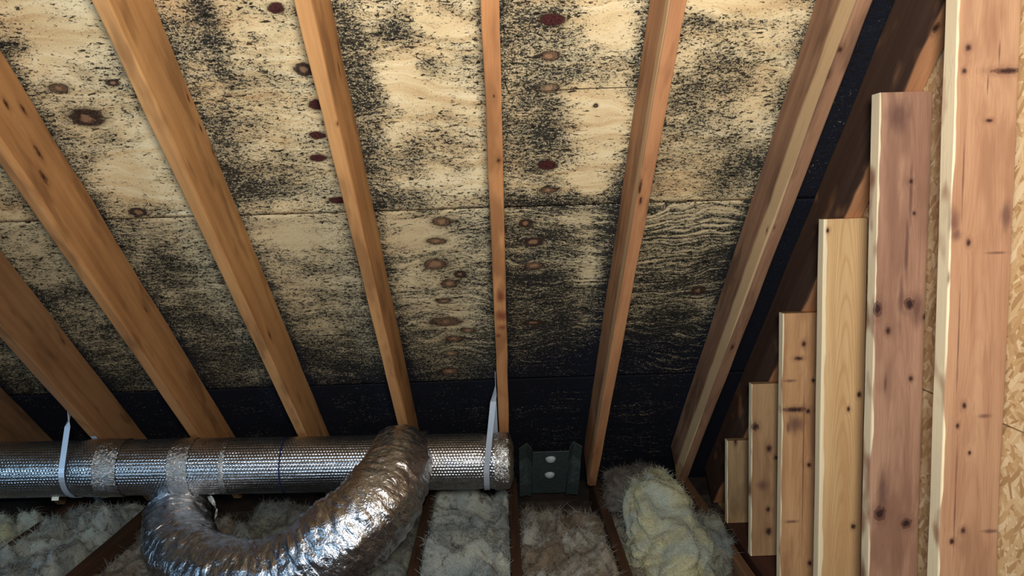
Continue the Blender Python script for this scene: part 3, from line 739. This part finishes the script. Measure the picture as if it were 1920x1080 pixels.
# ------------------------------------------------------------------ vent baffles between the rafters at the eave
bmat = plain_mat('grey_foam_baffle', (64, 76, 74), 0.8, 0.15, 60)
boss_mat = plain_mat('pale_boss', (176, 182, 180), 0.5, 0.1, 60)
def baffle(x0, x1, ytop, off, length, label, tilt=0.0, boss=True):
    ax = Vector((0, 1, -T)).normalized(); n = Vector((0, -T, -1)).normalized()   # n points into the attic
    top = Vector(((x0 + x1) / 2, ytop, HD - T * ytop)) + n * off
    root = empty('vent_baffle', top); tag(root, label, 'baffle', 'vent baffles at the eave')
    hw = (x1 - x0) / 2
    f_, b_ = 0.055, 0.004
    # cross-section: flange up, ledge, sloping web, raised middle, mirrored
    sec = [(-hw, -0.020), (-hw + 0.036, -0.045), (-hw + 0.056, -0.018), (-hw + 0.060, 0.0), (hw - 0.060, 0.0), (hw - 0.056, -0.018), (hw - 0.036, -0.045), (hw, -0.020)]
    vs_, fs = [], []
    m = len(sec); ns = 10
    for s in range(ns + 1):
        d = length * s / ns
        for layer in (0, b_):
            for (x, h) in sec:
                sc = 1.0 if s < 4 else max(0.25, 1 - (s - 4) * 0.25)
                # the middle dips in a V below the bosses
                vdip = 0.0
                if abs(x) < hw - 0.07: vdip = 0.0
                hh = h * sc + (0.020 if s >= 4 and abs(x) > hw * 0.6 else 0.0)
                vs_.append(top + Vector((x + tilt * d, 0, 0)) + ax * (d + (0.012 if (s == 0 and abs(x) < hw - 0.065) else 0.0)) + n * (hh + layer + vdip))
    for s in range(ns):
        a, b = s * 2 * m, (s + 1) * 2 * m
        for j in range(m - 1):
            fs.append((a + j, a + j + 1, b + j + 1, b + j)); fs.append((a + m + j + 1, a + m + j, b + m + j, b + m + j + 1))
        fs.append((a, b, b + m, a + m)); fs.append((a + m - 1, a + 2 * m - 1, b + 2 * m - 1, b + m - 1))
    for s, fl in ((0, 1), (ns, 0)):
        a = s * 2 * m
        for j in range(m - 1): fs.append((a + j, a + m + j, a + m + j + 1, a + j + 1) if fl else (a + j, a + j + 1, a + m + j + 1, a + m + j))
    mesh_obj('channel', vs_, fs, bmat, root)
    if boss:
        for d in (0.060, 0.215):
            c = top + ax * d + n * 0.006
            vv, ff = [], []
            nr, na = 6, 20
            for i in range(nr + 1):
                ph = math.pi / 2 * i / nr
                for j in range(na):
                    an = 2 * math.pi * j / na
                    vv.append(c + Vector((1, 0, 0)) * (0.024 * math.cos(ph) * math.cos(an)) + ax * (0.024 * math.cos(ph) * math.sin(an)) + n * (0.018 * math.sin(ph)))
            for i in range(nr):
                for j in range(na):
                    ff.append((i * na + j, i * na + (j + 1) % na, (i + 1) * na + (j + 1) % na, (i + 1) * na + j))
            mesh_obj('boss', vv, ff, boss_mat, root, True)
    return root
q = on_slope(1033, 846, HD - 0.10 * SL)
hw = 58 * q.length / F
baffle(q.x - hw, q.x + hw, q.y + 0.10 * T / SL, 0.10, 0.42, 'grey moulded vent baffle with two pale bosses right of the duct end')
q = on_slope(1200, 893, HD - 0.10 * SL)
baffle(q.x - 0.15, q.x + 0.13, q.y + 0.10 * T / SL, 0.09, 0.32, 'dark vent baffle mostly hidden behind the yellow insulation heap', -0.05, False)

# ------------------------------------------------------------------ round duct in bubble foil
FB = foil_mat('bubble_foil', 'bubble'); FF = foil_mat('flex_foil', 'flex'); FT = foil_mat('foil_tape', 'tape'); FS = foil_mat('galvanised_strap', 'strap')
MARK = plain_mat('blue_marker', (34, 36, 84), 0.5, 0.3, 60)
DA = Vector((-3.0, 2.79, -0.930)); DB = Vector((0.0128, 2.79, -0.981)); DR = 0.1055
dax = (DB - DA).normalized(); dlen = (DB - DA).length
dside = Vector((0, -1, 0)); dup_ = dside.cross(dax) * -1
if dup_.z < 0: dup_ = -dup_
def duct_pt(s, ang, r): return DA + dax * s + (dside * math.cos(ang) + dup_ * math.sin(ang)) * r
def duct_s(px):            # station along the duct whose front shows at pixel column px
    lo, hi = 0.0, dlen
    for _ in range(40):
        m = (lo + hi) / 2; p = duct_pt(m, 0.3, DR); c = 960 + F * p.dot(CR) / p.dot(CW)
        if c < px: lo = m
        else: hi = m
    return lo
def duct_rad(s, an):
    r = DR
    sj = duct_s_j
    r += 0.0022 * mn.noise(Vector((s * 4, math.cos(an) * 1.5, math.sin(an) * 1.5)))
    r += 0.0009 * mn.noise(Vector((s * 20, math.cos(an) * 6, math.sin(an) * 6)))
    r += 0.0045 * math.exp(-((s - sj) / 0.05) ** 2)                # swelling at the joint by the left strap
    for st in straps_s: r -= 0.0055 * math.exp(-((s - st) / 0.014) ** 2)
    return r
straps_s = [duct_s(118), duct_s(912)]
duct_s_j = duct_s(158)
root = empty('round_duct', DA); tag(root, 'long straight silver bubble foil duct hung under the rafters', 'duct')
def shell(s0, s1, ns, na, rfun, close=False):
    vv, ff, uv = [], [], []
    for i in range(ns + 1):
        s = s0 + (s1 - s0) * i / ns
        for j in range(na + 1):
            an = 2 * math.pi * j / na - math.pi
            vv.append(duct_pt(s, an, rfun(s, an))); uv.append((s, an * DR))
    W_ = na + 1
    for i in range(ns):
        for j in range(na):
            ff.append((i * W_ + j, i * W_ + j + 1, (i + 1) * W_ + j + 1, (i + 1) * W_ + j))
    return vv, ff, uv
v_, f_, u_ = shell(0.0, dlen - 0.045, 330, 72, duct_rad)
mesh_obj('sleeve', v_, f_, FB, root, True, u_)
# crumpled cap at the right end
def cap_r(s, an):
    t_ = (s - (dlen - 0.062)) / 0.062
    return (DR + 0.003 - 0.014 * max(0, t_ - 0.75) ** 2 / 0.0625) + 0.006 * (mn.noise(Vector((s * 26, math.cos(an) * 5, math.sin(an) * 5))))
v_, f_, u_ = shell(dlen - 0.062, dlen, 16, 72, cap_r)
last = 16 * 73
c0 = len(v_)
for q, (rr, dd) in enumerate(((0.065, 0.010), (0.03, 0.008), (0.0005, 0.007))):
    for j in range(73):
        an = 2 * math.pi * j / 72 - math.pi
        v_.append(duct_pt(dlen + dd + 0.005 * mn.noise(Vector((math.cos(an) * rr * 40, math.sin(an) * rr * 40, 2))), an, rr)); u_.append((rr, an))
for q in range(3):
    for j in range(72):
        a = last + q * 73 + j; f_.append((a, a + 1, a + 74, a + 73))
o = mesh_obj('end_cap', v_, f_, FT, root, True, u_); o['label'] = 'crumpled foil end cap'
for px, wd, dr in ((194, 0.085, 0.0035), (330, 0.075, 0.0022), (413, 0.018, 0.0012)):
    s = duct_s(px)
    v_, f_, u_ = shell(s - wd / 2, s + wd / 2, 8, 72, lambda a, b, dr=dr: duct_rad(a, b) + dr + 0.0022 * mn.noise(Vector((a * 45, math.cos(b) * 8, math.sin(b) * 8))))
    mesh_obj('tape_band', v_, f_, FT, root, True, u_)
s = duct_s(523)
v_, f_, u_ = shell(s - 0.003, s + 0.003, 1, 72, lambda a, b: duct_rad(a, b) + 0.0008)
o = mesh_obj('marker_line', v_, f_, MARK, root, True, u_); o['label'] = 'dark blue marker line round the duct'
tabm = plain_mat('paper_tab', (226, 226, 210), 0.7, 0.08, 50)
s = duct_s(78)
v_ = []
for a in (-0.013, 0.013):
    for hgt in (0.0, 0.014):
        for th in (0.0, 0.0015): v_.append(duct_pt(s + a, -1.25, DR - 0.001 + hgt) + Vector((0, th, 0)))
mesh_obj('paper_tab', v_, [(0, 2, 6, 4), (1, 5, 7, 3), (0, 1, 3, 2), (4, 6, 7, 5), (0, 4, 5, 1), (2, 3, 7, 6)], tabm, root)

# ------------------------------------------------------------------ straps
def ribbon(pts, wvec, th, name, label):
    vv, ff = [], []
    n = len(pts)
    for k in range(n):
        d = (pts[min(k + 1, n - 1)] - pts[max(k - 1, 0)]).normalized()
        w = wvec[k] if isinstance(wvec, list) else wvec
        w = w - d * w.dot(d) * 0.0
        nn = d.cross(w).normalized() * th
        vv += [pts[k] - w, pts[k] + w, pts[k] + w + nn, pts[k] - w + nn]
    for k in range(n - 1):
        for j in range(4): ff.append((k * 4 + j, k * 4 + (j + 1) % 4, k * 4 + 4 + (j + 1) % 4, k * 4 + 4 + j))
    ff.append((3, 2, 1, 0)); ff.append(tuple((n - 1) * 4 + j for j in range(4)))
    o = mesh_obj(name, vv, ff, FS)
    return tag(o, label, 'strap', 'hanging straps')
def hang(px_front, top, back, label, skew, a0):
    """strap from a nailing point, over the front of the duct, round its underside and back up to the rafter"""
    s = duct_s(px_front)
    pts = [Vector(q) for q in top]
    WX = Vector((0.0105, 0, 0)); WY = Vector((0.0006, -0.0105, 0))
    wv = [WY, WY, WY * 0.7 + WX * 0.6] + [WX] * 60
    for i in range(0, 25):
        an = a0 - (math.pi + 0.15 + a0) * i / 24
        pts.append(duct_pt(s + skew * (i / 24) ** 2, an, DR + 0.0022))
    pts += [Vector(q) for q in back]
    return ribbon(pts, wv[:len(pts)], 0.0015, 'hanging_strap', label)
x0 = RX[1][1] - 0.003
hang(116, [(x0 - 0.002, 2.745, -0.66), (x0 - 0.002, 2.748, -0.725), (x0 - 0.004, 2.742, -0.752), (x0 - 0.006, 2.735, -0.772)], [(x0 + 0.035, 2.862, -0.885), (x0 - 0.008, 2.83, -0.78)], 'galvanised metal strap round the left part of the foil duct', 0.05, 0.34)
x0 = RX[5][1] - 0.003
hang(912, [(x0 - 0.002, 2.675, -0.60), (x0 - 0.002, 2.680, -0.655), (x0 - 0.006, 2.680, -0.690), (x0 - 0.013, 2.679, -0.715)], [(x0 - 0.012, 2.878, -0.90), (x0 - 0.013, 2.80, -0.74)], 'galvanised metal strap from the central rafter to the capped duct end', 0.0, 0.05)

# ------------------------------------------------------------------ flexible foil duct, a drooping bend
def catmull(P, n):
    out = []
    Q = [P[0] * 2 - P[1]] + P + [P[-1] * 2 - P[-2]]
    for i in range(1, len(Q) - 2):
        for k in range(n):
            t = k / n; a, b, c, d = Q[i - 1], Q[i], Q[i + 1], Q[i + 2]
            out.append(0.5 * ((2 * b) + (c - a) * t + (2 * a - 5 * b + 4 * c - d) * t * t + (3 * b - a - 3 * c + d) * t ** 3))
    out.append(P[-1]); return out
ctrl = [((338, 902), 2.83, 0.092), ((336, 950), 2.79, 0.112), ((334, 1008), 2.66, 0.124), ((376, 1064), 2.48, 0.128), ((462, 1090), 2.36, 0.128), ((556, 1068), 2.33, 0.132),
        ((642, 1008), 2.34, 0.140), ((706, 948), 2.40, 0.138), ((742, 892), 2.51, 0.122), ((748, 858), 2.63, 0.112), ((750, 850), 2.74, 0.104)]
path = catmull([on_y(a[0], a[1], Y).to_4d() if False else on_y(a[0], a[1], Y) for a, Y, r in ctrl], 34)
rads = catmull([Vector((r, 0, 0)) for _, _, r in ctrl], 34)
NA = 72
vv, ff, uv = [], [], []
acc = 0.0
ref = Vector((0, 1, 0))
n = len(path)
for k in range(n):
    d = (path[min(k + 1, n - 1)] - path[max(k - 1, 0)]).normalized()
    if k: acc += (path[k] - path[k - 1]).length
    s_ = (ref - d * ref.dot(d)).normalized(); ref = s_; t_ = d.cross(s_)
    for j in range(NA + 1):
        an = 2 * math.pi * j / NA
        R_ = rads[k].x
        ph = acc * 2 * math.pi / 0.040 + an * 1.0 + 1.6 * mn.noise(Vector((acc * 6, math.cos(an), math.sin(an))))
        am = 0.0007 + 0.0024 * mn.noise(Vector((acc * 9, math.cos(an) * 1.5 + 7, math.sin(an) * 1.5)))
        rr = R_ + am * math.sin(ph) + 0.010 * mn.noise(Vector((acc * 8, math.cos(an) * 2, math.sin(an) * 2 + 3)))
        rr += 0.0060 * (abs(mn.noise(Vector((acc * 34, math.cos(an) * 3.2, math.sin(an) * 3.2 + 9)))) * 2 - 0.5)
        rr += 0.0020 * (abs(mn.noise(Vector((acc * 80, math.cos(an) * 9, math.sin(an) * 9 + 9)))) * 2 - 0.5)
        vv.append(path[k] + (s_ * math.cos(an) + t_ * math.sin(an)) * rr); uv.append((acc, an * R_))
for k in range(n - 1):
    for j in range(NA):
        ff.append((k * (NA + 1) + j, k * (NA + 1) + j + 1, (k + 1) * (NA + 1) + j + 1, (k + 1) * (NA + 1) + j))
root = empty('flexible_duct', path[n // 2]); tag(root, 'wrinkled silver flexible duct drooping in a bend from the straight duct', 'duct')
mesh_obj('hose', vv, ff, FF, root, True, uv)
# torn tail of tape hanging at the left joint
tl = []
for i in range(9):
    f = i / 8
    tl.append(on_y(392 + 14 * math.sin(f * 2.4), 930 + 46 * f, 2.77 - 0.05 * f))
vv, ff = [], []
for k, p in enumerate(tl):
    w = Vector((0.007 * (1 - 0.6 * k / 8), 0.006 * math.sin(k * 1.3), 0.003)); nn = Vector((0, -0.0012, 0))
    vv += [p - w, p + w, p + w + nn, p - w + nn]
for k in range(8):
    for j in range(4): ff.append((k * 4 + j, k * 4 + (j + 1) % 4, k * 4 + 4 + (j + 1) % 4, k * 4 + 4 + j))
ff += [(3, 2, 1, 0), (32, 33, 34, 35)]
mesh_obj('tape_tail', vv, ff, FT, root)
# tape patch that joins the bend to the top of the straight duct
vv, ff, uv = [], [], []
sc = duct_s(752)
for i in range(25):
    for j in range(25):
        a = (i / 24 - 0.5); b = j / 24
        s = sc + a * (0.185 - 0.05 * b)
        an = 1.95 - 1.15 * b
        vv.append(duct_pt(s, an, DR + 0.006 + 0.020 * (1 - (2 * a) ** 2) * (0.4 + b) + 0.006 * mn.noise(Vector((s * 22, an * 5, 1))))); uv.append((s, an * DR))
n1 = len(vv)
for i in range(25):
    for j in range(25):
        vv.append(vv[i * 25 + j] - (vv[i * 25 + j] - (DA + dax * (sc - 0))).normalized() * 0.002); uv.append(uv[i * 25 + j])
for i in range(24):
    for j in range(24):
        a = i * 25 + j
        ff.append((a, a + 25, a + 26, a + 1)); ff.append((n1 + a, n1 + a + 1, n1 + a + 26, n1 + a + 25))
mesh_obj('tape_patch', vv, ff, FT, root, True, uv)
